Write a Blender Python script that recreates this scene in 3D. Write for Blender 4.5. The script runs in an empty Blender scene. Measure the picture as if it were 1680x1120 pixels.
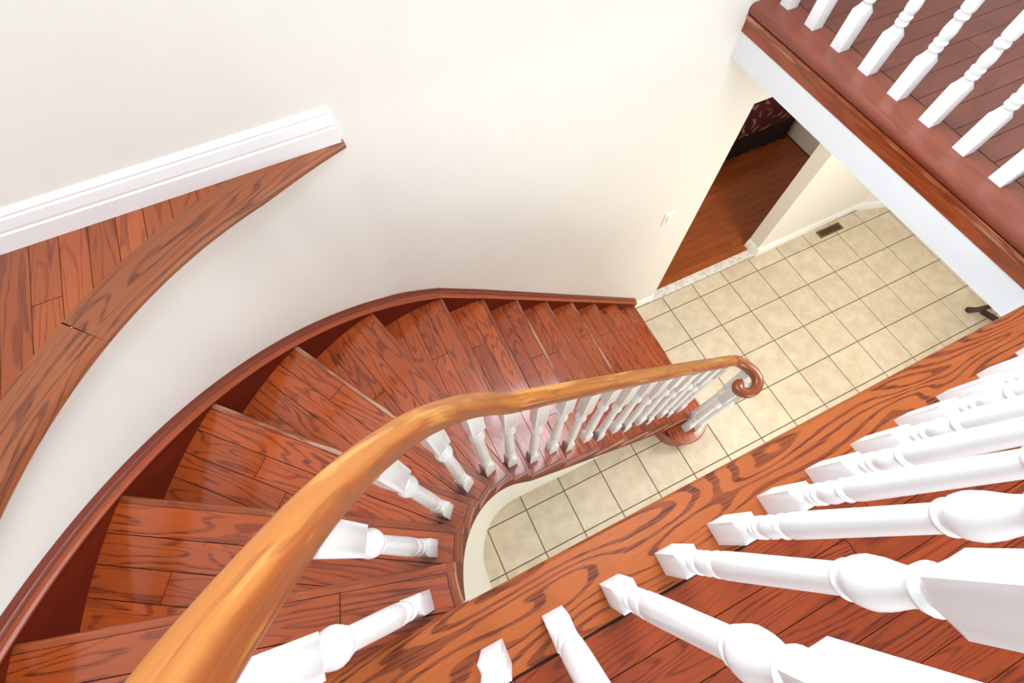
import bpy, math, random
from mathutils import Vector, Matrix

random.seed(7)
S = 0.33                      # one floor tile in metres; everything below is laid out in tiles
SC = bpy.context.scene
COL = SC.collection

# ------------------------------------------------------------------ camera
CAM = (0.36177042, 0.21940224, 11.52955931)
RX = Vector((0.90270491, -0.43018275, -0.00816402))
RD = Vector((-0.39381087, -0.81844075, -0.41841096))
RF = Vector((0.17331141, 0.38091671, -0.90822113))
cam = bpy.data.cameras.new('camera')
cam.sensor_width = 36.0
cam.lens = 763.97 / 1680 * 36.0
cam.clip_start = 0.02
cam_o = bpy.data.objects.new('camera', cam)
COL.objects.link(cam_o)
m = Matrix((RX, -RD, -RF)).transposed().to_4x4()
m.translation = Vector(CAM) * S
cam_o.matrix_world = m
SC.camera = cam_o

# ------------------------------------------------------------------ world, exposure, window light and added fill lights
world = bpy.data.worlds.new('sky')
SC.world = world
world.use_nodes = True
bg = world.node_tree.nodes['Background']
bg.inputs['Color'].default_value = (0.80, 0.90, 1.0, 1)
bg.inputs['Strength'].default_value = 1.0
vs = SC.view_settings
vs.view_transform = 'Standard'
vs.look = 'None'
vs.exposure = 0.42
vs.gamma = 1.0
vs.use_curve_mapping = False
if hasattr(SC, 'cycles'):
    SC.cycles.max_bounces = 7
    SC.cycles.glossy_bounces = 3
    SC.cycles.transparent_max_bounces = 4


def area_light(name, loc, direction, sx, sy, power, color):
    l = bpy.data.lights.new(name, 'AREA')
    l.shape = 'RECTANGLE'
    l.size = sx * S
    l.size_y = sy * S
    l.energy = power
    l.color = color
    o = bpy.data.objects.new(name, l)
    COL.objects.link(o)
    o.location = Vector(loc) * S
    o.rotation_euler = Vector(direction).to_track_quat('-Z', 'Y').to_euler()
    return o


area_light('daylight_stair_window', (3.0, 4.86, 13.1), (0, -1, -0.10), 3.4, 4.4, 72, (0.78, 0.90, 1.0))
area_light('fill_skylight', (2.6, 2.6, 16.12), (0, 0, -1), 4.0, 3.5, 42, (0.86, 0.94, 1.0))  # added skylight, out of view, brightens the stairs and hall floor
area_light('fill_landing', (1.5, -7.9, 12.4), (0, 1, -0.15), 5.4, 4.2, 55, (0.93, 0.98, 1.0))  # added light behind the camera, lifts the upper walls
area_light('fill_hall_end', (16.3, 1.2, 4.3), (-1, 0, -0.25), 3.2, 5.0, 7, (1.0, 0.88, 0.70))  # unseen fill at the hall end, no window is built there
area_light('fill_hall_front', (6.5, -7.7, 3.8), (-0.1, 1, 0.0), 5.0, 5.0, 45, (1.0, 0.94, 0.82))  # added fill below the landing, brightens the lower wall and tiles
area_light('fill_under_bridge', (9.3, 0.6, 7.3), (0, 0, -1), 1.6, 1.6, 26, (1.0, 0.92, 0.78))  # fill under the bridge without a fixture, added for the hall tiles
area_light('fill_bedroom', (4.3, 8.0, 5.0), (1, 0, -0.25), 3.0, 3.0, 16.0, (1.0, 0.85, 0.65))  # fill added inside the bedroom for its right wall and bed


# ------------------------------------------------------------------ materials
def mat_new(name):
    mt = bpy.data.materials.new(name)
    mt.use_nodes = True
    nt = mt.node_tree
    return mt, nt, nt.nodes['Principled BSDF']


def N(nt, typ, **kw):
    n = nt.nodes.new(typ)
    for k, v in kw.items():
        if k.startswith('i_'):
            n.inputs[k[2:].replace('_', ' ')].default_value = v
        else:
            setattr(n, k, v)
    return n


def math_node(nt, op, a, b=None, clamp=False):
    n = nt.nodes.new('ShaderNodeMath')
    n.operation = op
    n.use_clamp = clamp
    for i, x in enumerate((a, b)):
        if x is None:
            continue
        if isinstance(x, (int, float)):
            n.inputs[i].default_value = x
        else:
            nt.links.new(x, n.inputs[i])
    return n.outputs[0]


def mix_col(nt, fac, a, b):
    n = nt.nodes.new('ShaderNodeMix')
    n.data_type = 'RGBA'
    for i, x in ((0, fac), (6, a), (7, b)):
        if isinstance(x, (int, float)):
            n.inputs[i].default_value = x
        elif isinstance(x, tuple):
            n.inputs[i].default_value = (*x, 1)
        else:
            nt.links.new(x, n.inputs[i])
    return n.outputs[2]


def ramp(nt, x, lo, hi):
    n = nt.nodes.new('ShaderNodeMapRange')
    n.interpolation_type = 'SMOOTHSTEP'
    nt.links.new(x, n.inputs[0])
    n.inputs[1].default_value = lo
    n.inputs[2].default_value = hi
    return n.outputs[0]


def paint(name, col, rough=0.6, coat=0.0, mottling=0.02, scale=6.0):
    mt, nt, b = mat_new(name)
    tc = N(nt, 'ShaderNodeTexCoord')
    nz = N(nt, 'ShaderNodeTexNoise')
    nz.inputs['Scale'].default_value = scale
    nz.inputs['Detail'].default_value = 3
    nt.links.new(tc.outputs['Object'], nz.inputs['Vector'])
    c2 = tuple(max(0, c * (1 - 2 * mottling)) for c in col)
    nt.links.new(mix_col(nt, nz.outputs['Fac'], c2, col), b.inputs['Base Color'])
    b.inputs['Roughness'].default_value = rough
    b.inputs['Coat Weight'].default_value = coat
    fine = N(nt, 'ShaderNodeTexNoise')
    fine.inputs['Scale'].default_value = 160
    nt.links.new(tc.outputs['Object'], fine.inputs['Vector'])
    bp = N(nt, 'ShaderNodeBump')
    bp.inputs['Strength'].default_value = 0.03
    bp.inputs['Distance'].default_value = 0.002
    nt.links.new(fine.outputs['Fac'], bp.inputs['Height'])
    nt.links.new(bp.outputs[0], b.inputs['Normal'])
    return mt


def wood(name, light, dark, rings=6.0, su=1.7, sv=10.0, contrast=0.75, lo=0.1, hi=0.75, pores=0.45,
         rough=0.28, var=0.22, coat=0.14, wear_shine=None, band=None, side=None, spec=0.4, coat_rough=0.2):
    """Stained oak. The uv map carries metres: u along the grain, v across it."""
    mt, nt, b = mat_new(name)
    uv = N(nt, 'ShaderNodeUVMap')
    oi = N(nt, 'ShaderNodeObjectInfo')
    sp = N(nt, 'ShaderNodeSeparateXYZ')
    nt.links.new(uv.outputs[0], sp.inputs[0])
    u, v = sp.outputs[0], sp.outputs[1]
    rnd = oi.outputs['Random']

    def vec(ku, kv, kz):
        c = N(nt, 'ShaderNodeCombineXYZ')
        nt.links.new(math_node(nt, 'MULTIPLY', u, ku), c.inputs[0])
        nt.links.new(math_node(nt, 'MULTIPLY', v, kv), c.inputs[1])
        nt.links.new(math_node(nt, 'MULTIPLY', rnd, kz), c.inputs[2])
        return c.outputs[0]

    def noise(vc, detail, rg=0.5, dist=0.0):
        n = N(nt, 'ShaderNodeTexNoise')
        n.inputs['Scale'].default_value = 1.0
        n.inputs['Detail'].default_value = detail
        n.inputs['Roughness'].default_value = rg
        n.inputs['Distortion'].default_value = dist
        nt.links.new(vc, n.inputs['Vector'])
        return n.outputs['Fac']

    n1 = noise(vec(su, sv, 61.0), 1.2, 0.4, 0.25)
    jit = noise(vec(22.0, 60.0, 13.0), 2.0)
    ph = math_node(nt, 'ADD', math_node(nt, 'MULTIPLY', n1, rings * 6.283),
                   math_node(nt, 'MULTIPLY', jit, 1.6))
    blot = noise(vec(2.2, 9.0, 47.0), 1.0)
    g = ramp(nt, math_node(nt, 'ADD', math_node(nt, 'SINE', ph), math_node(nt, 'MULTIPLY', math_node(nt, 'SUBTRACT', blot, 0.5), 1.7)), lo, hi)
    p = ramp(nt, noise(vec(9.0, 330.0, 29.0), 2.0), 0.46, 0.64)
    broad = noise(vec(1.1, 5.0, 83.0), 2.0)
    gg = math_node(nt, 'MULTIPLY', g, math_node(nt, 'ADD', math_node(nt, 'MULTIPLY', p, pores), 1.0 - pores))
    gg = math_node(nt, 'MULTIPLY', gg, contrast, True)
    fine = math_node(nt, 'MULTIPLY', p, 0.16)
    f = math_node(nt, 'ADD', gg, fine, True)
    light2 = tuple(c * k for c, k in zip(light, (0.72, 0.62, 0.55)))
    base = mix_col(nt, broad, light2, light)
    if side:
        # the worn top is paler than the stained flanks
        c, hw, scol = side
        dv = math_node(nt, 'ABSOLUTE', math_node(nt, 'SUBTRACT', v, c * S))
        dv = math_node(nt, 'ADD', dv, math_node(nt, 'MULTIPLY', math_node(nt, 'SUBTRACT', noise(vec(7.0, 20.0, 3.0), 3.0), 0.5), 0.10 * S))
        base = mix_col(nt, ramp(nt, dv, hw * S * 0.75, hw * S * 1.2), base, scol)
    col = mix_col(nt, f, base, dark)
    if wear_shine:
        wn = noise(vec(3.0, 26.0, 7.0), 4.0, 0.6)
        wm = ramp(nt, wn, 0.52, 0.66)
        if band:
            dv = math_node(nt, 'ABSOLUTE', math_node(nt, 'SUBTRACT', v, band[0] * S))
            wm = math_node(nt, 'MULTIPLY', wm, ramp(nt, dv, band[1] * S, band[1] * S * 0.4))
        col = mix_col(nt, math_node(nt, 'MULTIPLY', wm, 0.75), col, wear_shine)
    hsv = N(nt, 'ShaderNodeHueSaturation')
    nt.links.new(col, hsv.inputs['Color'])
    nt.links.new(math_node(nt, 'ADD', math_node(nt, 'MULTIPLY', rnd, var), 1.0 - var * 0.55), hsv.inputs['Value'])
    nt.links.new(hsv.outputs[0], b.inputs['Base Color'])
    b.inputs['Roughness'].default_value = rough
    b.inputs['Coat Weight'].default_value = coat
    b.inputs['Coat Roughness'].default_value = coat_rough
    b.inputs['Specular IOR Level'].default_value = spec
    bp = N(nt, 'ShaderNodeBump')
    bp.inputs['Strength'].default_value = 0.10
    bp.inputs['Distance'].default_value = 0.0015
    nt.links.new(f, bp.inputs['Height'])
    nt.links.new(bp.outputs[0], b.inputs['Normal'])
    return mt


def plain(name, col, rough=0.5, metal=0.0):
    mt, nt, b = mat_new(name)
    b.inputs['Base Color'].default_value = (*col, 1)
    b.inputs['Roughness'].default_value = rough
    b.inputs['Metallic'].default_value = metal
    return mt


M = {}
M['cream'] = paint('cream_wall_paint', (0.835, 0.828, 0.790), 0.65)
M['ceiling'] = paint('ceiling_paint', (0.90, 0.90, 0.88), 0.8)
M['white'] = paint('white_trim_paint', (0.87, 0.885, 0.90), 0.32, 0.2, 0.01)
M['fascia'] = paint('white_fascia_paint', (0.80, 0.82, 0.84), 0.5, 0.0, 0.01)
M['tread'] = wood('red_oak_tread', (0.49, 0.092, 0.015), (0.14, 0.018, 0.006), rings=11, su=1.8, sv=13, lo=0.25, hi=0.95, contrast=0.85, var=0.3, coat=1.0, rough=0.45, spec=0.2, coat_rough=0.13)
M['nosing'] = wood('red_oak_nosing', (0.36, 0.080, 0.024), (0.13, 0.020, 0.008), rings=8, contrast=0.5, coat=0.3, wear_shine=(0.66, 0.40, 0.26), band=(0.045, 0.05))  # pale front edge: worn finish with a highlight painted in
M['stringer'] = wood('dark_cherry_stringer', (0.17, 0.020, 0.006), (0.12, 0.014, 0.005), contrast=0.3, var=0.0, rough=0.5, coat=0.0, spec=0.15)
M['cap'] = wood('cherry_moulding', (0.21, 0.033, 0.011), (0.13, 0.016, 0.007), contrast=0.4, var=0.0)
M['bead'] = wood('orange_cherry_bead', (0.40, 0.078, 0.020), (0.25, 0.04, 0.012), contrast=0.4, var=0.0)
M['edge'] = wood('bold_grain_oak_edge', (0.37, 0.098, 0.026), (0.085, 0.017, 0.010), rings=12, su=2.0, sv=11.0, contrast=0.92,
                 lo=0.2, hi=0.7, pores=0.4, var=0.06, rough=0.5, coat=0.03, spec=0.12)
M['ledge'] = wood('brown_oak_ledge', (0.34, 0.105, 0.040), (0.10, 0.028, 0.016), rings=10, su=1.6, sv=12.0, contrast=0.9, lo=0.4, hi=1.0, var=0.06)
M['floor'] = wood('red_oak_floor', (0.28, 0.049, 0.013), (0.085, 0.013, 0.006), rings=15, su=1.6, sv=14, lo=0.2, hi=1.0, contrast=0.85, spec=0.2, coat=0.1)
M['floor2'] = wood('orange_oak_floor', (0.41, 0.095, 0.024), (0.15, 0.026, 0.008), rings=11, su=1.6, sv=13, lo=0.3, hi=1.0)
M['bridge'] = wood('brown_oak_floor', (0.24, 0.060, 0.032), (0.13, 0.028, 0.017), contrast=0.5, rough=0.35, coat=0.2, var=0.15)
M['bedfloor'] = wood('bedroom_oak_floor', (0.38, 0.10, 0.024), (0.18, 0.04, 0.010), contrast=0.4)
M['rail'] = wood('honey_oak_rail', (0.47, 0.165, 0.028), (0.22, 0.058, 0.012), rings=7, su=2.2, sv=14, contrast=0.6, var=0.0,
                 rough=0.38, coat=0.15, wear_shine=(0.62, 0.30, 0.065), side=(0.155, 0.085, (0.34, 0.075, 0.012)))
M['volute'] = wood('red_oak_volute', (0.30, 0.066, 0.015), (0.18, 0.033, 0.010), rings=4, contrast=0.4, var=0.0, coat=0.6)
M['seam'] = plain('dark_seam', (0.045, 0.012, 0.006), 0.7)
M['grout'] = plain('brown_grout', (0.13, 0.085, 0.045), 0.9)
M['dark'] = plain('dark_mahogany', (0.035, 0.010, 0.007), 0.3)
M['plastic'] = plain('white_plastic', (0.85, 0.85, 0.83), 0.35)
M['bronze'] = plain('bronze_metal', (0.20, 0.13, 0.07), 0.4, 0.7)
M['duct_shade'] = plain('painted_duct_shade', (0.02, 0.015, 0.012), 0.9)  # near-black colour that paints the shade below the vent slats


def tile_mat():
    mt, nt, b = mat_new('beige_ceramic_tile')
    tc = N(nt, 'ShaderNodeTexCoord')
    oi = N(nt, 'ShaderNodeObjectInfo')
    add = N(nt, 'ShaderNodeVectorMath', operation='MULTIPLY_ADD')
    nt.links.new(tc.outputs['Object'], add.inputs[0])
    add.inputs[1].default_value = (1, 1, 1)
    cmb = N(nt, 'ShaderNodeCombineXYZ')
    for i in range(3):
        nt.links.new(math_node(nt, 'MULTIPLY', oi.outputs['Random'], 20.0 + 9 * i), cmb.inputs[i])
    nt.links.new(cmb.outputs[0], add.inputs[2])
    n1 = N(nt, 'ShaderNodeTexNoise')
    n1.inputs['Scale'].default_value = 9
    n1.inputs['Detail'].default_value = 6
    n1.inputs['Roughness'].default_value = 0.65
    nt.links.new(add.outputs[0], n1.inputs['Vector'])
    c = mix_col(nt, ramp(nt, n1.outputs['Fac'], 0.25, 0.75), (0.56, 0.47, 0.345), (0.69, 0.61, 0.48))
    hsv = N(nt, 'ShaderNodeHueSaturation')
    nt.links.new(c, hsv.inputs['Color'])
    nt.links.new(math_node(nt, 'ADD', math_node(nt, 'MULTIPLY', oi.outputs['Random'], 0.06), 0.97), hsv.inputs['Value'])
    nt.links.new(hsv.outputs[0], b.inputs['Base Color'])
    b.inputs['Roughness'].default_value = 0.42
    return mt


M['tile'] = tile_mat()


def marble_mat():
    mt, nt, b = mat_new('grey_veined_marble')
    tc = N(nt, 'ShaderNodeTexCoord')
    n1 = N(nt, 'ShaderNodeTexNoise')
    n1.inputs['Scale'].default_value = 14
    n1.inputs['Detail'].default_value = 6
    n1.inputs['Distortion'].default_value = 1.5
    nt.links.new(tc.outputs['Object'], n1.inputs['Vector'])
    nt.links.new(mix_col(nt, ramp(nt, n1.outputs['Fac'], 0.42, 0.62), (0.80, 0.78, 0.76), (0.62, 0.60, 0.60)), b.inputs['Base Color'])
    b.inputs['Roughness'].default_value = 0.25
    return mt


M['marble'] = marble_mat()


def floral_mat():
    mt, nt, b = mat_new('dark_floral_fabric')
    tc = N(nt, 'ShaderNodeTexCoord')
    vo = N(nt, 'ShaderNodeTexVoronoi')
    vo.inputs['Scale'].default_value = 5.5
    nt.links.new(tc.outputs['Object'], vo.inputs['Vector'])
    d = math_node(nt, 'SINE', math_node(nt, 'MULTIPLY', vo.outputs['Distance'], 17.0))
    n1 = N(nt, 'ShaderNodeTexNoise')
    n1.inputs['Scale'].default_value = 9
    nt.links.new(tc.outputs['Object'], n1.inputs['Vector'])
    f = math_node(nt, 'MULTIPLY', ramp(nt, d, 0.2, 0.9), ramp(nt, n1.outputs['Fac'], 0.45, 0.6))
    c = mix_col(nt, f, (0.10, 0.012, 0.016), (0.42, 0.26, 0.20))
    nt.links.new(c, b.inputs['Base Color'])
    b.inputs['Roughness'].default_value = 0.9
    return mt


M['floral'] = floral_mat()
M['skirt'] = paint('dark_plum_fabric', (0.030, 0.012, 0.018), 0.95, 0, 0.2)


def glass_mat():
    mt, nt, b = mat_new('window_glass')
    tr = N(nt, 'ShaderNodeBsdfTransparent')
    gl = N(nt, 'ShaderNodeBsdfGlossy')
    gl.inputs['Roughness'].default_value = 0.02
    mx = N(nt, 'ShaderNodeMixShader')
    mx.inputs[0].default_value = 0.06
    nt.links.new(tr.outputs[0], mx.inputs[1])
    nt.links.new(gl.outputs[0], mx.inputs[2])
    nt.links.new(mx.outputs[0], nt.nodes['Material Output'].inputs[0])
    return mt


M['glass'] = glass_mat()

# ------------------------------------------------------------------ geometry helpers
ORIGIN = {}


def org(o):
    return ORIGIN.get(o.name, Vector((0, 0, 0))) if o else Vector((0, 0, 0))


def make_mesh(name, verts, faces, mat, grain=(1, 0, 0), uvf=None, smooth=None):
    me = bpy.data.meshes.new(name)
    me.from_pydata([tuple(Vector(v) * S) for v in verts], [], faces)
    me.update()
    me.materials.append(M[mat])
    ul = me.uv_layers.new(name='UVMap')
    g0 = Vector(grain).normalized()
    for p in me.polygons:
        n = p.normal
        g = g0
        if abs(n.dot(g0)) > 0.9:
            g = n.orthogonal().normalized()
        c = n.cross(g)
        for li in p.loop_indices:
            vi = me.loops[li].vertex_index
            co = me.vertices[vi].co
            if uvf:
                uu, vv = uvf(vi, co)
                ul.data[li].uv = (uu * S, vv * S)
            else:
                ul.data[li].uv = (co.dot(g), co.dot(c))
    if smooth is not None:
        for p in me.polygons:
            p.use_smooth = True
        me.set_sharp_from_angle(angle=math.radians(smooth))
    return me


def link(name, me, parent=None, loc=(0, 0, 0), kind=None):
    """loc is a world position in tiles; it becomes relative to the parent."""
    o = bpy.data.objects.new(name, me)
    COL.objects.link(o)
    po = org(parent)
    o.location = (Vector(loc) - po) * S
    if parent:
        o.parent = parent
    ORIGIN[o.name] = Vector(loc)
    if kind:
        o['kind'] = kind
    return o


def part(name, verts, faces, mat, parent=None, kind=None, **kw):
    po = org(parent)
    me = make_mesh(name, [Vector(v) - po for v in verts], faces, mat, **kw)
    return link(name, me, parent, po, kind)


def struct(name, vf, mat, parent=None, **kw):
    return part(name, vf[0], vf[1], mat, parent, None if parent else 'structure', **kw)


def thing(name, label, cat, loc):
    o = bpy.data.objects.new(name, None)
    COL.objects.link(o)
    o.location = Vector(loc) * S
    o.empty_display_size = 0.1
    ORIGIN[o.name] = Vector(loc)
    o['label'] = label
    o['category'] = cat
    return o


def boxes(*bs):
    V, F = [], []
    for (x0, x1, y0, y1, z0, z1) in bs:
        k = len(V)
        V += [(x0, y0, z0), (x1, y0, z0), (x1, y1, z0), (x0, y1, z0), (x0, y0, z1), (x1, y0, z1), (x1, y1, z1), (x0, y1, z1)]
        F += [tuple(k + i for i in f) for f in ((0, 3, 2, 1), (4, 5, 6, 7), (0, 1, 5, 4), (1, 2, 6, 5), (2, 3, 7, 6), (3, 0, 4, 7))]
    return V, F


def tile_box(x0, x1, y0, y1, z0, z1, b):
    """box with a chamfered upper rim"""
    V = [(x0, y0, z0), (x1, y0, z0), (x1, y1, z0), (x0, y1, z0), (x0, y0, z1 - b), (x1, y0, z1 - b), (x1, y1, z1 - b), (x0, y1, z1 - b),
         (x0 + b, y0 + b, z1), (x1 - b, y0 + b, z1), (x1 - b, y1 - b, z1), (x0 + b, y1 - b, z1)]
    F = [(0, 1, 5, 4), (1, 2, 6, 5), (2, 3, 7, 6), (3, 0, 4, 7), (4, 5, 9, 8), (5, 6, 10, 9), (6, 7, 11, 10), (7, 4, 8, 11), (8, 9, 10, 11), (0, 3, 2, 1)]
    return V, F


def poly_area(p):
    return 0.5 * sum(p[i][0] * p[(i + 1) % len(p)][1] - p[(i + 1) % len(p)][0] * p[i][1] for i in range(len(p)))


def clip(poly, nx, ny, d):
    """keep the part with x*nx+y*ny <= d"""
    out = []
    for i in range(len(poly)):
        a, b = poly[i], poly[(i + 1) % len(poly)]
        da, db = a[0] * nx + a[1] * ny - d, b[0] * nx + b[1] * ny - d
        if da <= 0:
            out.append(a)
        if (da < 0 < db) or (db < 0 < da):
            t = da / (da - db)
            out.append((a[0] + t * (b[0] - a[0]), a[1] + t * (b[1] - a[1])))
    res = []
    for q in out:
        if not res or math.hypot(q[0] - res[-1][0], q[1] - res[-1][1]) > 1e-4:
            res.append(q)
    if len(res) > 1 and math.hypot(res[0][0] - res[-1][0], res[0][1] - res[-1][1]) < 1e-4:
        res.pop()
    return res


def prism(poly, z0, z1):
    if poly_area(poly) < 0:
        poly = poly[::-1]
    n = len(poly)
    V = [(x, y, z0) for x, y in poly] + [(x, y, z1) for x, y in poly]
    F = [tuple(range(n - 1, -1, -1)), tuple(range(n, 2 * n))]
    F += [(i, (i + 1) % n, n + (i + 1) % n, n + i) for i in range(n)]
    return V, F


def sweep(path, prof, upright=True, closed_prof=True):
    """path: 3-D points, prof: (right, up) points. Returns verts, faces, uv function."""
    n, k = len(path), len(prof)
    P = [Vector(p) for p in path]
    V, UV = [], []
    plen = [0.0]
    for j in range(1, k + 1):
        a, b = prof[j - 1], prof[j % k]
        plen.append(plen[-1] + math.hypot(a[0] - b[0], a[1] - b[1]))
    s = 0.0
    for i in range(n):
        if i:
            s += (P[i] - P[i - 1]).length
        t = (P[min(i + 1, n - 1)] - P[max(i - 1, 0)]).normalized()
        th = Vector((t.x, t.y, 0)).normalized()
        right = th.cross(Vector((0, 0, 1)))
        up = Vector((0, 0, 1)) if upright else right.cross(t).normalized()
        # mitre widening at corners
        sc = 1.0
        if 0 < i < n - 1:
            a = (P[i] - P[i - 1])
            a = Vector((a.x, a.y, 0)).normalized()
            sc = 1.0 / max(0.5, a.dot(th))
        for j, (r, u) in enumerate(prof):
            V.append(P[i] + right * r * sc + up * u)
            UV.append((s, plen[j]))
    F = []
    for i in range(n - 1):
        for j in range(k if closed_prof else k - 1):
            a, b = i * k + j, i * k + (j + 1) % k
            F.append((a, b, b + k, a + k))
    F.append(tuple(range(k - 1, -1, -1)))
    F.append(tuple((n - 1) * k + j for j in range(k)))
    # orientation check
    c = sum((V[j] for j in range(k)), Vector()) / k
    a, b, d = V[F[0][0]], V[F[0][1]], V[F[0][2]]
    if (b - a).cross(d - b).dot(a + b - 2 * c) < 0:
        F = [f[::-1] for f in F]
    return V, F, (lambda vi, co: UV[vi])


def ribbon(A, B, zlo, zhi):
    """solid wall between the plan lines A (face) and B (back) with per-point bottom and top"""
    n = len(A)
    V, UV = [], []
    s = 0
    for i in range(n):
        if i:
            s += math.hypot(A[i][0] - A[i - 1][0], A[i][1] - A[i - 1][1])
        for (q, z) in ((A[i], zlo[i]), (A[i], zhi[i]), (B[i], zhi[i]), (B[i], zlo[i])):
            V.append((q[0], q[1], z))
            UV.append((s, z))
    F = []
    for i in range(n - 1):
        for j in range(4):
            a, b = i * 4 + j, i * 4 + (j + 1) % 4
            F.append((a, b, b + 4, a + 4))
    F.append((3, 2, 1, 0))
    F.append(tuple((n - 1) * 4 + j for j in range(4)))
    # orientation by the first quad: its normal must point from B to A
    a, b, d = Vector(V[0]), Vector(V[1]), Vector(V[5])
    nrm = (b - a).cross(d - b)
    if nrm.dot(Vector((A[0][0] - B[0][0], A[0][1] - B[0][1], 0))) < 0:
        F = [f[::-1] for f in F]
    return V, F, (lambda vi, co: UV[vi])


def add(vfu, name, mat, parent=None, smooth=35, kind=None):
    return part(name, vfu[0], vfu[1], mat, parent, kind, uvf=vfu[2], smooth=smooth)


# ------------------------------------------------------------------ layout
CX, CY = 0.86, 0.10            # centre of the curve
ZF = 8.06                      # upper floor level
NR = 14
H = ZF / NR                    # riser
YW = 4.52                      # face of the long wall
RW = 4.42                      # face of the curved wall
RO, RI = 4.29, 1.0             # outer and inner ends of the treads
YO, YI = CY + RO, CY + RI
ZC = 16.0                      # ceiling
rad = math.radians


def pol(a, r):
    return (CX + r * math.cos(rad(a)), CY + r * math.sin(rad(a)))


def line_pt(t, off, a8, da, R, x8):
    if t <= 7:
        return (1.70 - 0.695 * (t - 7), CY + R + off)
    if t <= 8:
        return (1.70 + (t - 7) * (x8 - 1.70), CY + R + off)
    a = a8 + da * (t - 8)
    if a < 90:
        return (CX + rad(90 - a) * R, CY + R + off)
    return pol(a, R + off)


def inner(t, off=0.0):
    return line_pt(t, off, 79.0, 16.8, RI, CX + rad(11) * RI)


def outer(t, off=0.0):
    return line_pt(t, off, 88.7, 15.05, RO, CX + rad(1.3) * RO)


# ------------------------------------------------------------------ ground floor
fl = struct('floor_hall', boxes((-2.2, 16.5, -8, YW + 0.2, -0.12, -0.018)), 'grout')
GAP = 0.020
tile_full = make_mesh('tile', *tile_box(GAP / 2, 1 - GAP / 2, GAP / 2, 1 - GAP / 2, -0.03, 0, 0.008), 'tile')
tile_cut = make_mesh('tile', *tile_box(GAP / 2, 1 - GAP / 2, GAP / 2, 0.455, -0.03, 0, 0.008), 'tile')
for ix in range(-1, 16):
    for iy in range(-2, 5):
        link('tile', tile_cut if iy == 4 else tile_full, fl, (ix, iy, 0))
struct('trim_threshold', boxes((6.60, 10.30, 4.465, 4.72, -0.02, 0.015)), 'marble')

bf = struct('floor_bedroom', boxes((4.0, 14.4, 4.6, 11.0, -0.12, -0.03)), 'seam')
PW = 0.25


def plank_field(parent, x0, x1, y0, y1, z, mat, along='x', w=PW, lmin=2.0, lmax=4.5, gap=0.006, thick=0.05, seed=1):
    rnd = random.Random(seed)
    a0, a1, b0, b1 = (x0, x1, y0, y1) if along == 'x' else (y0, y1, x0, x1)
    b = b0
    while b < b1 - 0.02:
        e = min(b + w, b1)
        a = a0 - rnd.random() * lmin
        while a < a1 - 0.01:
            n = a + lmin + rnd.random() * (lmax - lmin)
            s, t = max(a, a0), min(n, a1)
            if a1 - t < 0.4:
                t = a1
                n = a1
            if t - s > 0.05:
                if along == 'x':
                    v = boxes((s + gap / 2, t - gap / 2, b + gap / 2, e - gap / 2, z - thick, z))
                else:
                    v = boxes((b + gap / 2, e - gap / 2, s + gap / 2, t - gap / 2, z - thick, z))
                part('plank', v[0], v[1], mat, parent, grain=(1, 0, 0) if along == 'x' else (0, 1, 0))
            a = n
        b = e


plank_field(bf, 5.5, 14.3, 4.725, 9.3, 0.0, 'bedfloor', lmin=3, lmax=6, seed=3)

# ------------------------------------------------------------------ walls
DX0, DX1, DZ = 6.68, 10.24, 6.30       # doorway
WX0, WX1, WZ0, WZ1 = 1.3, 4.7, 10.9, 15.3  # stair window
YB = 4.90
struct('wall_back', boxes(
    (CX, DX0, YW, YB, 0, WZ0), (DX0, DX1, YW, YB, DZ, WZ0), (DX1, 14.12, YW, YB, 0, WZ0),
    (-5.3, CX, YW, YB, 7.9, WZ0), (14.12, 14.6, 4.75, YB, -0.12, 8),
    (-5.3, WX0, YW, YB, WZ0, WZ1), (WX1, 14.12, YW, YB, WZ0, WZ1), (-5.3, 14.12, YW, YB, WZ1, ZC)), 'cream')
struct('wall_diagonal', prism([(14.12, 4.52), (16.8, 3.62), (16.8, 3.98), (14.12, 4.9)], 0, 7.38), 'cream')
angs = [90 + i * 1.5 for i in range(66)]
wall_pts = []
for a in angs:
    q = pol(a, RW)
    k = min(1, max(0, (a - 95.4) / 5.0))
    wall_pts.append((q[0], (YW - 0.0002) * (1 - k) + q[1] * k))
add(ribbon(wall_pts, [pol(a, RW + 0.12) for a in angs], [0.0] * len(angs), [7.93] * len(angs)), 'wall_curved', 'cream',
    kind='structure')
# drum wall below the inner string
ts = [1.05 + 0.1 * i for i in range(130)]
A = [inner(t, 0.235) for t in ts]
B = [inner(t, 0.33) for t in ts]
zt = [max(0.05, H * t - 0.70) for t in ts]
A += [(A[-1][0] - 0.01, 0.0), (A[-1][0] - 0.05, -0.5), (A[-1][0] - 0.06, -1.5)]
B += [(B[-1][0] - 0.01, 0.0), (B[-1][0] - 0.05, -0.5), (B[-1][0] - 0.06, -1.5)]
zt += [7.35] * 3
add(ribbon(A, B, [0.0] * len(A), zt), 'wall_drum', 'cream', kind='structure')
struct('wall_left', boxes((-5.5, -5.3, -8, YB, 7.4, ZC)), 'cream')
LW = (-1.2, 4.2, 10.3, 14.5)
struct('wall_front', boxes((-5.5, LW[0], -8.3, -8, 0, ZC), (LW[1], 16.8, -8.3, -8, 0, ZC), (LW[0], LW[1], -8.3, -8, 0, LW[2]),
                           (LW[0], LW[1], -8.3, -8, LW[3], ZC)), 'cream')
struct('wall_right', boxes((11.0, 11.2, -8, YW, ZF, ZC)), 'cream')
struct('wall_hall_end', boxes((16.5, 16.8, -8, 4.0, 0, 7.4)), 'cream')
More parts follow.
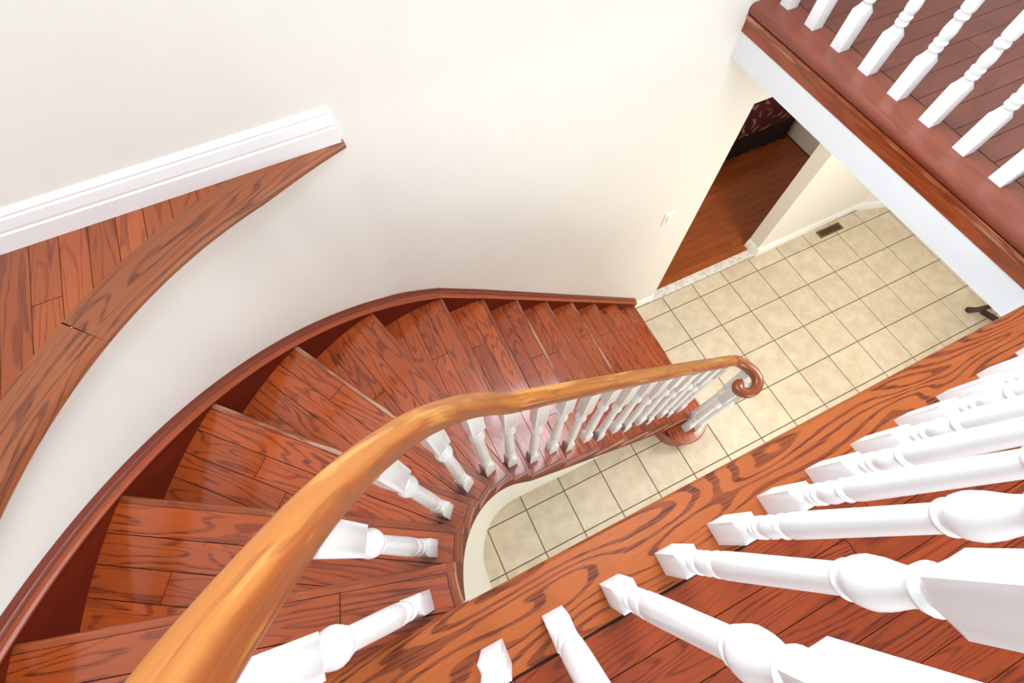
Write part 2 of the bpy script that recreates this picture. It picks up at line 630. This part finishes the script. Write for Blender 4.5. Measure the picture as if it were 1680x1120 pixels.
struct('ceiling', boxes((-5.5, 0.5, -8.3, YB, ZC, ZC + 0.2), (4.7, 11.2, -8.3, YB, ZC, ZC + 0.2), (0.5, 4.7, -8.3, 0.7, ZC, ZC + 0.2),
                        (0.5, 4.7, 4.45, YB, ZC, ZC + 0.2)), 'ceiling')
struct('wall_bedroom_left', boxes((3.8, 4.0, YB, 11.0, -0.12, 8)), 'cream')
struct('wall_bedroom_end', boxes((4.0, 14.4, 11.0, 11.2, -0.12, 8)), 'cream')
struct('wall_bedroom_right', boxes((14.4, 14.6, YB, 11.2, -0.12, 8)), 'cream')
struct('ceiling_bedroom', boxes((3.8, 14.6, YB, 11.2, 8, 8.2)), 'ceiling')
struct('floor_bedroom_edge', boxes((5.5, 14.4, 9.3, 11.0, -0.03, -0.005)), 'bedfloor')


def window(name, x0, x1, z0, z1, y, d, nx, nz):
    w = struct(name, boxes((x0, x1, y, y + d, z0, z0 + 0.14), (x0, x1, y, y + d, z1 - 0.14, z1), (x0, x0 + 0.14, y, y + d, z0 + 0.14, z1 - 0.14),
                           (x1 - 0.14, x1, y, y + d, z0 + 0.14, z1 - 0.14)), 'white')
    for i in range(1, nx):
        xx = x0 + (x1 - x0) * i / nx
        v = boxes((xx - 0.03, xx + 0.03, y + 0.02, y + d - 0.02, z0 + 0.14, z1 - 0.14))
        part('glazing_bar', v[0], v[1], 'white', w)
    for i in range(nx):
        for j in range(nz):
            a, b = x0 + 0.14 + (x1 - x0 - 0.28) * i / nx, x0 + 0.14 + (x1 - x0 - 0.28) * (i + 1) / nx
            c, e = z0 + 0.14 + (z1 - z0 - 0.28) * j / nz, z0 + 0.14 + (z1 - z0 - 0.28) * (j + 1) / nz
            v = boxes((a, b, y + d / 2 - 0.01, y + d / 2 + 0.01, c, e))
            part('pane', v[0], v[1], 'glass', w)
    return w


window('window_1', WX0, WX1, WZ0, WZ1, YW + 0.04, 0.16, 2, 2)
w3 = struct('window_3_added', boxes((0.5, 4.7, 0.7, 0.8, ZC, ZC + 0.1), (0.5, 4.7, 4.36, 4.45, ZC, ZC + 0.1), (0.5, 0.6, 0.8, 4.36, ZC, ZC + 0.1),
                              (4.6, 4.7, 0.8, 4.36, ZC, ZC + 0.1)), 'white')  # unseen skylight frame, added with the fill light over the well
for i in range(2):
    v = boxes((0.6 + i * 2, 2.6 + i * 2, 0.8, 4.36, ZC + 0.03, ZC + 0.05))
    part('pane', v[0], v[1], 'glass', w3)
window('window_2_added', LW[0], LW[1], LW[2], LW[3], -8.0 - 0.0, 0.16, 3, 2)  # unseen window, added for the landing fill light

# door jamb, baseboards
BP = [(0, 0), (0.055, 0), (0.055, 0.17), (0.042, 0.185), (0.042, 0.20), (0.050, 0.21), (0.040, 0.30), (0.022, 0.32), (0.030, 0.335), (0.022, 0.36), (0.012, 0.385), (0, 0.39)]
BPS = [(r * 0.9, u * 0.78) for r, u in BP]


def baseboard(name, pts, prof=BP):
    v = sweep(pts, prof)
    return part(name, v[0], v[1], 'white', None, 'structure')


# travel so that the room lies on the right hand
baseboard('baseboard_ledge', [(-5.3, YW, ZF), (0.42, YW, ZF)])
baseboard('baseboard_corner', [(6.05, YW, 0), (DX0, YW, 0)], BPS)
baseboard('baseboard_hall', [(DX1, YB, 0), (DX1, YW, 0), (14.11, YW, 0), (16.5, 3.72, 0)], BPS)

# ------------------------------------------------------------------ upper floors
slab = struct('floor_landing', boxes((-5.3, 11.2, -8, 0.055, 7.38, ZF - 0.05)), 'fascia')
EN = -0.385
NP = [(-0.495, 0), (-0.05, 0), (-0.02, -0.012), (-0.004, -0.04), (0, -0.07), (-0.006, -0.10), (-0.03, -0.118), (-0.495, -0.118)]


def nosing_run(parent, pts_list, mat, prof=NP, name='nosing'):
    for pts in pts_list:
        add(sweep(pts, prof), name, mat, parent)


for nm, fo, bx in (('sub_floor', slab, (-5.3, 11.0, -8, 0.05, ZF - 0.055, ZF - 0.025)),):
    v = boxes(bx)
    part(nm, v[0], v[1], 'seam', fo)
# edge board along the well (room side on the right when going towards -x)
nosing_run(slab, [[(5.63, 0.11, ZF), (-1.6, 0.11, ZF)], [(-1.608, 0.11, ZF), (-5.3, 0.11, ZF)]], 'edge')
plank_field(slab, -5.3, 6.15, -4.4, EN - 0.004, ZF, 'floor', seed=11)
v = boxes((-5.3, 6.15, -8, -4.41, ZF - 0.06, ZF), (6.15, 11.0, -8, 0.1, ZF - 0.06, ZF))
part('board_field', v[0], v[1], 'floor', slab)

bs = struct('floor_bridge', boxes((5.66, 11.2, 0.055, YW, 7.38, ZF - 0.05), (11.2, 16.8, -8, YW, 7.38, 7.6)), 'fascia')
BN = [(-0.50, 0), (-0.06, 0), (-0.025, -0.012), (-0.006, -0.04), (0, -0.07), (-0.006, -0.105), (-0.03, -0.13), (-0.05, -0.14), (-0.50, -0.14)]
nosing_run(bs, [[(5.63, YW, ZF), (5.63, 0.11, ZF)]], 'bridge', [(-r, u) for r, u in BN][::-1] if False else BN)
# oak apron with a cove under the nosing
AP = [(0.0, -0.13), (0.0, -0.16), (-0.022, -0.19), (-0.022, -0.34), (-0.05, -0.345), (-0.05, -0.13)]
add(sweep([(5.655, YW, ZF), (5.655, 0.11, ZF)], [(r + 0.022, u) for r, u in AP]), 'apron', 'nosing', bs)
add(sweep([(5.655, 0.085, ZF), (-0.1, 0.085, ZF)], [(r + 0.022, u) for r, u in AP]), 'apron', 'nosing', slab)
v = boxes((5.9, 11.0, 0.115, YW, ZF - 0.055, ZF - 0.025))
part('sub_floor', v[0], v[1], 'seam', bs)
plank_field(bs, 6.14, 11.0, 0.115, YW, ZF, 'bridge', seed=21)

# ledge above the curved wall
lg = struct('floor_ledge', ribbon([pol(a, RW - 0.0) for a in angs[9:62]], [pol(a, 4.66) for a in angs[9:62]], [7.93] * 53, [7.945] * 53)[:2], 'seam')


def ledge_r(a):
    k = max(0, (109 - a) / 11.5)
    return 4.24 + 0.14 * k ** 1.3


def ledge_run(a0, a1):
    n = max(2, int(abs(a1 - a0) / 1.5))
    return [(*pol(a0 + (a1 - a0) * i / n, ledge_r(a0 + (a1 - a0) * i / n)), ZF) for i in range(n + 1)]


LN = [(-0.405, 0), (-0.05, 0), (-0.018, -0.014), (0, -0.05), (0, -0.10), (-0.02, -0.125), (-0.405, -0.125)]
nosing_run(lg, [ledge_run(180, 133.33), ledge_run(133.30, 95.4)], 'ledge', LN)
x = -5.3
rnd = random.Random(5)
while x < -0.55:
    x1 = min(x + PW, -0.5)
    lo = []
    for i in range(6):
        xx = x + 0.004 + (x1 - x - 0.008) * i / 5
        dx = xx - CX
        lo.append((xx, CY + math.sqrt(4.645 ** 2 - dx * dx) if abs(dx) < 4.645 else CY))
    if lo[0][1] > YW - 0.03 and lo[-1][1] > YW - 0.03:
        break
    poly = [(px, min(py, YW - 0.01)) for px, py in lo] + [(x1 - 0.004, YW), (x + 0.004, YW)]
    jy = YW - 0.4 - rnd.random() * 3.2
    a, b = clip(poly, 0, 1, jy - 0.004), clip(poly, 0, -1, -jy - 0.004)
    for q in (a, b):
        if len(q) > 2 and abs(poly_area(q)) > 0.004:
            v = prism(q, ZF - 0.09, ZF)
            part('plank', v[0], v[1], 'floor2', lg, grain=(0, 1, 0))
    x = x1

# ------------------------------------------------------------------ staircase
st = thing('staircase', 'curved red oak staircase winding down along the cream wall to the tiled hall', 'staircase', (5.9, 2.8, 0))
NOSE = [(-0.065, 0), (-0.022, 0), (-0.010, -0.010), (0, -0.032), (0, -0.066), (-0.010, -0.088), (-0.022, -0.10), (-0.065, -0.10)]


def tread_poly(k, off_in, off_out, back):
    n = 8
    a = [inner(k + (1 + back) * i / n, off_in) for i in range(n + 1)]
    b = [outer(k + (1 + back) * i / n, off_out) for i in range(n + 1)]
    return a + b[::-1]


DC, DR = (5.22, 1.24), 0.63       # bullnose end of the starting step


def bullnose(r):
    return [(DC[0] + r * math.cos(rad(a)), DC[1] + r * math.sin(rad(a))) for a in range(180, 361, 9)]


for k in range(1, NR):
    z = H * k
    rn = random.Random(100 + k)
    pi, po_ = Vector(inner(k)), Vector(outer(k))
    e1 = (po_ - pi).normalized()
    fr = Vector((e1.y, -e1.x))                 # towards the lower step
    back = 0.12
    base = tread_poly(k, 0.02, 0.02, back)
    if k == 1:
        base = [(5.85, YO), (5.85, DC[1])] + [q for q in bullnose(DR - 0.02)][::-1] + [(DC[0] - DR + 0.02, 1.5), (5.05, 1.5), (5.05, YO)]
    base = clip(base, fr.x, fr.y, pi.x * fr.x + pi.y * fr.y - 0.015) if k > 1 else base
    v = prism(base, z - 0.10, z - 0.018)
    td = part('tread', v[0], v[1], 'seam', st)
    # strips parallel to the nosing
    reg = tread_poly(k, 0.070, 0.0, back)
    if k == 1:
        reg = [(5.80, YO), (5.80, DC[1])] + [q for q in bullnose(DR - 0.07)][::-1] + [(DC[0] - DR + 0.07, 1.34), (5.0, 1.34), (5.0, YO)]
    d0 = pi.x * fr.x + pi.y * fr.y - 0.069
    i = 0
    while i < 8:
        hi, lo_ = d0 - i * 0.262, d0 - (i + 1) * 0.262
        q = clip(clip(reg, fr.x, fr.y, hi - (0.004 if i else 0)), -fr.x, -fr.y, -(lo_ + 0.004))
        i += 1
        if len(q) < 3 or abs(poly_area(q)) < 0.01:
            continue
        L0 = min(p[0] * e1.x + p[1] * e1.y for p in q)
        L1 = max(p[0] * e1.x + p[1] * e1.y for p in q)
        cut = L0 + (L1 - L0) * (0.25 + 0.5 * rn.random())
        pieces = [q] if rn.random() < 0.35 else [clip(q, e1.x, e1.y, cut - 0.004), clip(q, -e1.x, -e1.y, -cut - 0.004)]
        for pc in pieces:
            if len(pc) > 2 and abs(poly_area(pc)) > 0.008:
                v = prism(pc, z - 0.03, z)
                part('plank', v[0], v[1], 'tread', td, grain=(e1.x, e1.y, 0))
    # nosing along the front, return nosing along the open end
    if k == 1:
        path = [(DC[0] - DR, 1.40, z)] + [(*q, z) for q in bullnose(DR)] + [(DC[0] + DR, 1.4, z), (5.87, YO, z)]
        # the front runs on from the bullnose
        add(sweep(path, NOSE), 'nosing', 'nosing', td)
    else:
        a, b = inner(k), outer(k)
        add(sweep([(*a, z), (*b, z)], NOSE), 'nosing', 'nosing', td)
        tt = [k + 1.10 - i * 0.11 for i in range(11)]
        add(sweep([(*inner(t), z + 0.0005) for t in tt], NOSE), 'return_nosing', 'nosing', td)
    # riser
    if k > 1:
        a = Vector(inner(k, 0.13)) - fr * 0.05
        b = Vector(outer(k, 0.0)) - fr * 0.05
        q = [a, b, b - fr * 0.05, a - fr * 0.05]
        v = prism([tuple(p) for p in q], z - H, z - 0.10)
        part('riser', v[0], v[1], 'nosing', st, grain=(e1.x, e1.y, 0))
    else:
        q = [(5.80, YO), (5.80, DC[1])] + bullnose(DR - 0.07)[::-1] + [(DC[0] - DR + 0.07, 1.5), (5.1, 1.5), (5.1, YO)]
        v = prism(q, 0, z - 0.10)
        part('riser', v[0], v[1], 'nosing', st, grain=(0, 1, 0))

v = boxes((-3.44, -0.1, 0.06, 0.10, H * 13 - 0.02, ZF - 0.12))
part('riser', v[0], v[1], 'nosing', st)
# wall string with its cap
ts = [0.86 + 0.08 * i for i in range(166)]
fa = [outer(t, 0.0) for t in ts]
ba = [(q[0], YW - 0.0) if q[0] > CX else None for q in [outer(t, 0.13) for t in ts]]
ba = [b if b else outer(t, 0.13) for b, t in zip(ba, ts)]
ba = [(b[0], min(b[1], YW)) for b in ba]
add(ribbon(fa, ba, [max(0.0, H * t - 0.95) for t in ts], [H * t + 0.07 for t in ts]), 'wall_string', 'stringer', st)
CP = [(-0.04, 0.0), (-0.03, 0.03), (-0.045, 0.06), (-0.07, 0.075), (-0.128, 0.075), (-0.128, -0.01), (-0.04, -0.01)]
BD = [(0.0, -0.03), (0.03, -0.02), (0.035, 0.005), (0.015, 0.025), (-0.035, 0.03), (-0.05, 0.012), (-0.05, -0.03)]
add(sweep([(*outer(t), H * t + 0.055) for t in ts[::-1]], BD), 'string_bead', 'bead', st)
add(sweep([(*outer(t), H * t + 0.055) for t in ts[::-1]], CP), 'string_cap', 'cap', st)

# inner string, stepped under the treads
V, F, UV = [], [], []
for k in range(1, NR):
    for j in range(8):
        t0, t1 = k + j / 8, k + (j + 1) / 8
        p = [inner(t0, 0.012), inner(t1, 0.012), inner(t1, 0.25), inner(t0, 0.25)]
        zb = [max(0, H * t0 - 0.86), max(0, H * t1 - 0.86)]
        q = len(V)
        zt_ = H * k - 0.10
        V += [(*p[0], zb[0]), (*p[1], zb[1]), (*p[2], zb[1]), (*p[3], zb[0]), (*p[0], zt_), (*p[1], zt_), (*p[2], zt_), (*p[3], zt_)]
        for a in range(2):
            UV += [(-t0 * 0.7, 0), (-t1 * 0.7, 0), (-t1 * 0.7, 0.1), (-t0 * 0.7, 0.1)]
        F += [tuple(q + i for i in f) for f in ((0, 1, 2, 3), (4, 7, 6, 5), (0, 4, 5, 1), (2, 6, 7, 3), (1, 5, 6, 2), (0, 3, 7, 4))]
part('inner_string', V, F, 'stringer', st, uvf=lambda vi, co: UV[vi])
for k in range(2, 10):
    t0, t1 = k + 0.45, k + 1.02
    tt = [t1 - (t1 - t0) * i / 4 for i in range(5)]
    z = H * k - 0.10
    add(ribbon([inner(t, 0.0) for t in tt], [inner(t, 0.03) for t in tt], [z - 0.10] * 5, [z] * 5), 'bracket', 'stringer', st)


# ------------------------------------------------------------------ balusters and rails
HALF = 0.0725
TURN = [(0.40, 0.0725, 1), (0.465, 0.056, 0), (0.475, 0.047, 0), (0.49, 0.047, 0), (0.50, 0.062, 0), (0.52, 0.065, 0), (0.535, 0.060, 0), (0.54, 0.050, 0),
        (0.555, 0.050, 0), (0.562, 0.064, 0), (0.58, 0.066, 0), (0.60, 0.052, 0), (0.64, 0.062, 0), (0.68, 0.066, 0), (0.74, 0.058, 0), (0.785, 0.046, 0),
        (0.79, 0.060, 0), (0.81, 0.067, 0), (0.835, 0.060, 0), (0.84, 0.050, 0), (0.86, 0.050, 0), (0.868, 0.064, 0), (0.90, 0.067, 0), (1.10, 0.064, 0),
        (1.50, 0.056, 0), (1.79, 0.051, 0), (1.80, 0.060, 0), (1.815, 0.064, 0), (1.83, 0.058, 0), (1.845, 0.060, 0), (1.87, 0.073, 0), (1.91, 0.078, 0),
        (1.96, 0.072, 0), (2.03, 0.056, 0), (2.09, 0.048, 0), (2.105, 0.049, 0), (2.11, 0.062, 0), (2.13, 0.067, 0), (2.15, 0.060, 0), (2.155, 0.055, 0), (2.22, 0.0725, 1)]
SEG = 24


def baluster_mesh(height, half=HALF, lean=0.0):
    stn = [(0.0, HALF, 1)] + TURN + [(height, HALF, 1)]
    V, F = [], []
    for z, r, sq in stn:
        k = half / HALF
        for j in range(SEG):
            t = 2 * math.pi * (j + 0.0) / SEG
            c, s_ = math.cos(t), math.sin(t)
            q = r * k
            if sq:
                q = q / max(abs(c), abs(s_))
            V.append((q * c, q * s_ + lean * z, z))
    n = len(stn)
    for i in range(n - 1):
        for j in range(SEG):
            a, b = i * SEG + j, i * SEG + (j + 1) % SEG
            F.append((a, b, b + SEG, a + SEG))
    F.append(tuple(range(SEG - 1, -1, -1)))
    F.append(tuple((n - 1) * SEG + j for j in range(SEG)))
    return make_mesh('baluster', V, F, 'white', smooth=28)


RAILP = []
for i in range(20):
    t = 2 * math.pi * i / 20
    c, s_ = math.cos(t), math.sin(t)
    RAILP.append((0.090 * math.copysign(abs(c) ** 0.6, c), 0.088 * math.copysign(abs(s_) ** 0.65, s_)))

sr = thing('stair_railing', 'honey oak handrail with curled end and white balusters along the open side of the stairs', 'railing', (5.22, 1.1, H))
RB = 1.285
ZTAB = [(-9.0, 0)]


def rail_key():
    """centre line of the handrail: (arc position, x, y, z)"""
    pts = [(5.08, 4.00), (4.06, 4.86), (2.64, 6.03), (1.66, 6.82), (1.07, 7.28)]
    K = [(x, CY + RB, z) for x, z in pts]
    for a, z in [(90, 7.44), (99.5, 7.77), (108, 8.08), (117.7, 8.42), (126, 8.72), (135.5, 9.03), (142, 9.26), (149, 9.50), (154, 9.68), (159.5, 9.87), (166, 10.11), (171, 10.30), (176, 10.46)]:
        K.append((*pol(a, RB), z))
    K += [(CX - RB, 0.06, 10.60), (CX - RB + 0.01, -0.08, 10.74), (CX - RB + 0.08, -0.19, 10.82), (CX - RB + 0.22, -0.24, 10.84), (-0.1, -0.24, 10.84)]
    return K


def catmull(K, n):
    P = [Vector(k) for k in K]
    out = []
    for i in range(len(P) - 1):
        p0, p1, p2, p3 = P[max(i - 1, 0)], P[i], P[i + 1], P[min(i + 2, len(P) - 1)]
        for j in range(n):
            t = j / n
            out.append(0.5 * ((2 * p1) + (p2 - p0) * t + (2 * p0 - 5 * p1 + 4 * p2 - p3) * t * t + (3 * p1 - p0 - 3 * p2 + p3) * t ** 3))
    out.append(P[-1])
    return out


KEY = rail_key()
rail_pts = catmull(KEY, 6)
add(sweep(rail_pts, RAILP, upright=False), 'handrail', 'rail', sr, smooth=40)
VK = [(5.08, 1.385, 4.00), (5.22, 1.36, 3.90), (5.354, 1.25, 3.82), (5.45, 1.08, 3.76), (5.435, 0.92, 3.73), (5.33, 0.82, 3.71), (5.20, 0.80, 3.70),
      (5.09, 0.85, 3.70), (5.045, 0.94, 3.70), (5.09, 1.01, 3.70), (5.16, 0.99, 3.70)]
vp = catmull(VK, 6)
vv = sweep(vp, RAILP, upright=False)
add(vv, 'volute', 'volute', sr, smooth=40)


def rail_z(x, y):
    best = min(rail_pts, key=lambda p: (p.x - x) ** 2 + (p.y - y) ** 2)
    return best.z


def stair_baluster(x, y, k, rot):
    z = H * k
    top = rail_z(x, y) - 0.07
    o = link('baluster', baluster_mesh(top - z), sr, (x, y, z))
    o.rotation_euler.z = rot


for k, a in [(13, 174), (12, 156.5), (11, 139.8), (10, 123.2), (9, 107.3), (8, 91.2)]:
    stair_baluster(*pol(a, RB), k, rad(a - 90))
stair_baluster(1.20, CY + RB, 7, 0)
for k in range(7, 1, -1):
    xn = 1.70 - 0.695 * (k - 7)
    stair_baluster(xn - 0.155, CY + RB, k, 0)
    if k < 7:
        stair_baluster(xn - 0.50, CY + RB, k, 0)
for (x, y, hf, top) in [(5.20, 0.98, HALF * 1.15, 3.66), (5.44, 0.89, HALF, 3.66), (5.42, 1.14, HALF, 3.70)]:
    link('newel_post' if hf > HALF else 'baluster', baluster_mesh(top - H, hf), sr, (x, y, H))

# landing railing beside the camera
RH = 2.69
LEAN = -0.03
lr = thing('landing_railing', 'white turned balusters standing on the wide oak edge board nearest the camera', 'railing', (2.5, -0.24, ZF))
bm = baluster_mesh(RH, lean=LEAN)
for i in range(-2, 12):
    link('baluster', bm, lr, (0.857 + 0.4265 * i, -0.24, ZF))
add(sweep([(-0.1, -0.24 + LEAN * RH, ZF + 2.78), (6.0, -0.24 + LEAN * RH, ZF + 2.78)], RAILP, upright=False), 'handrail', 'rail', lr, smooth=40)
link('newel_post', baluster_mesh(2.72, HALF * 1.5), lr, (6.0, -0.27, ZF))

br = thing('bridge_railing', 'white turned balusters in a row along the oak floor of the bridge above the hall', 'railing', (6.0, 2.3, ZF))
bm2 = baluster_mesh(RH)
for j in range(10):
    link('baluster', bm2, br, (6.0, 4.283 - 0.443 * j, ZF))
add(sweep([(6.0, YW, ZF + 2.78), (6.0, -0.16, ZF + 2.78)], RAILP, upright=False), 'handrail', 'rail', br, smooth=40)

# ------------------------------------------------------------------ small things
sw = thing('light_switch', 'white light switch plate on the cream wall left of the bedroom doorway', 'switch', (5.86, YW, 3.95))
v = tile_box(-0.12, 0.12, -0.18, 0.18, 0, 0.022, 0.012)
rot = [(5.86 + p[0], YW - p[2], 3.95 + p[1]) for p in v[0]]
part('plate', rot, v[1], 'plastic', sw)
v = tile_box(-0.05, 0.05, -0.10, 0.10, 0.02, 0.04, 0.01)
part('rocker', [(5.86 + p[0], YW - p[2], 3.95 + p[1]) for p in v[0]], v[1], 'plastic', sw)

vt = thing('floor_vent', 'bronze floor vent grille set in the beige tiles by the baseboard', 'vent', (12.86, 4.23, 0))
v = boxes((12.43, 13.30, 4.10, 4.14, 0.0, 0.02), (12.43, 13.30, 4.31, 4.35, 0, 0.02), (12.43, 12.50, 4.14, 4.31, 0, 0.02), (13.23, 13.30, 4.14, 4.31, 0, 0.02))
part('frame', v[0], v[1], 'bronze', vt)
v = boxes((12.50, 13.23, 4.14, 4.31, 0.0, 0.004))
part('duct_shade_sheet', v[0], v[1], 'duct_shade', vt)  # flat dark sheet in place of the shaded opening
for i in range(12):
    xx = 12.54 + i * 0.058
    v = boxes((xx, xx + 0.02, 4.14, 4.31, 0.004, 0.016))
    part('slat', v[0], v[1], 'bronze', vt)

# console table under the bridge, only a foot shows
ct = thing('console_table', 'dark wooden console table standing under the bridge, one curved foot showing', 'table', (14.9, -0.6, 0))
v = boxes((14.45, 15.35, -1.75, 0.42, 2.30, 2.40))
part('table_top', v[0], v[1], 'dark', ct)
v = boxes((14.52, 15.28, -1.66, 0.33, 2.05, 2.30))
part('apron', v[0], v[1], 'dark', ct)
LEGP = [(0.095 * math.cos(t * math.pi / 4), 0.095 * math.sin(t * math.pi / 4)) for t in range(8)]


def cabriole(x, y, sx, sy):
    V, F = [], []
    stn = [(0.0, 0.20, 0.9), (0.05, 0.20, 1.0), (0.14, 0.10, 0.8), (0.5, 0.0, 0.6), (1.2, -0.02, 0.8), (1.8, 0.03, 1.2), (2.06, 0.0, 1.3)]
    for z, o_, r in stn:
        for c, s_ in LEGP:
            V.append((x + sx * o_ + c * r, y + sy * o_ + s_ * r, z))
    for i in range(len(stn) - 1):
        for j in range(8):
            a, b = i * 8 + j, i * 8 + (j + 1) % 8
            F.append((a, b, b + 8, a + 8))
    F += [tuple(range(7, -1, -1)), tuple(len(V) - 8 + j for j in range(8))]
    part('leg', V, F, 'dark', ct, smooth=50)


for x in (14.62, 15.2):
    for y in (-1.56, 0.2):
        cabriole(x, y, -1 if x < 15 else 1, -1 if y < -1 else 1)
v = sweep([(14.60, 0.22, 0.12), (14.66, 0.02, 0.14), (14.74, -0.25, 0.14), (14.74, -1.1, 0.14), (14.60, -1.56, 0.12)], [(-0.055, -0.05), (0.055, -0.05), (0.055, 0.05), (-0.055, 0.05)])
part('stretcher', v[0], v[1], 'dark', ct)

# bed in the dark room
bd = thing('bed', 'bed with a dark floral cover and plum skirt in the dim room beyond the doorway', 'bed', (11.0, 9.3, 0))
n = 60
V, F = [], []
for i in range(n + 1):
    xx = 7.6 + (14.2 - 7.6) * i / n
    w = 0.025 * math.sin(i * 1.9) + 0.015 * math.sin(i * 0.7)
    V += [(xx, 7.92 + w, 0.02), (xx, 7.98 + w * 0.3, 1.15), (xx, 8.1, 1.15), (xx, 8.1, 0.02)]
for i in range(n):
    for j in range(4):
        a, b = i * 4 + j, i * 4 + (j + 1) % 4
        F.append((a, b, b + 4, a + 4))
F += [(3, 2, 1, 0), tuple(n * 4 + j for j in range(4))]
part('skirt', V, F, 'skirt', bd, smooth=60)
v = sweep([(7.6, 7.95, 0), (14.2, 7.95, 0)], [(0.03, 0.85), (0.05, 1.0), (0.02, 1.5), (-0.05, 1.62), (-0.2, 1.68), (-2.6, 1.68), (-2.6, 1.12), (0.0, 1.12)])
part('cover', v[0], v[1], 'floral', bd, smooth=40)
v = boxes((7.7, 14.1, 8.1, 10.5, 0.02, 1.12))
part('bed_base', v[0], v[1], 'skirt', bd)
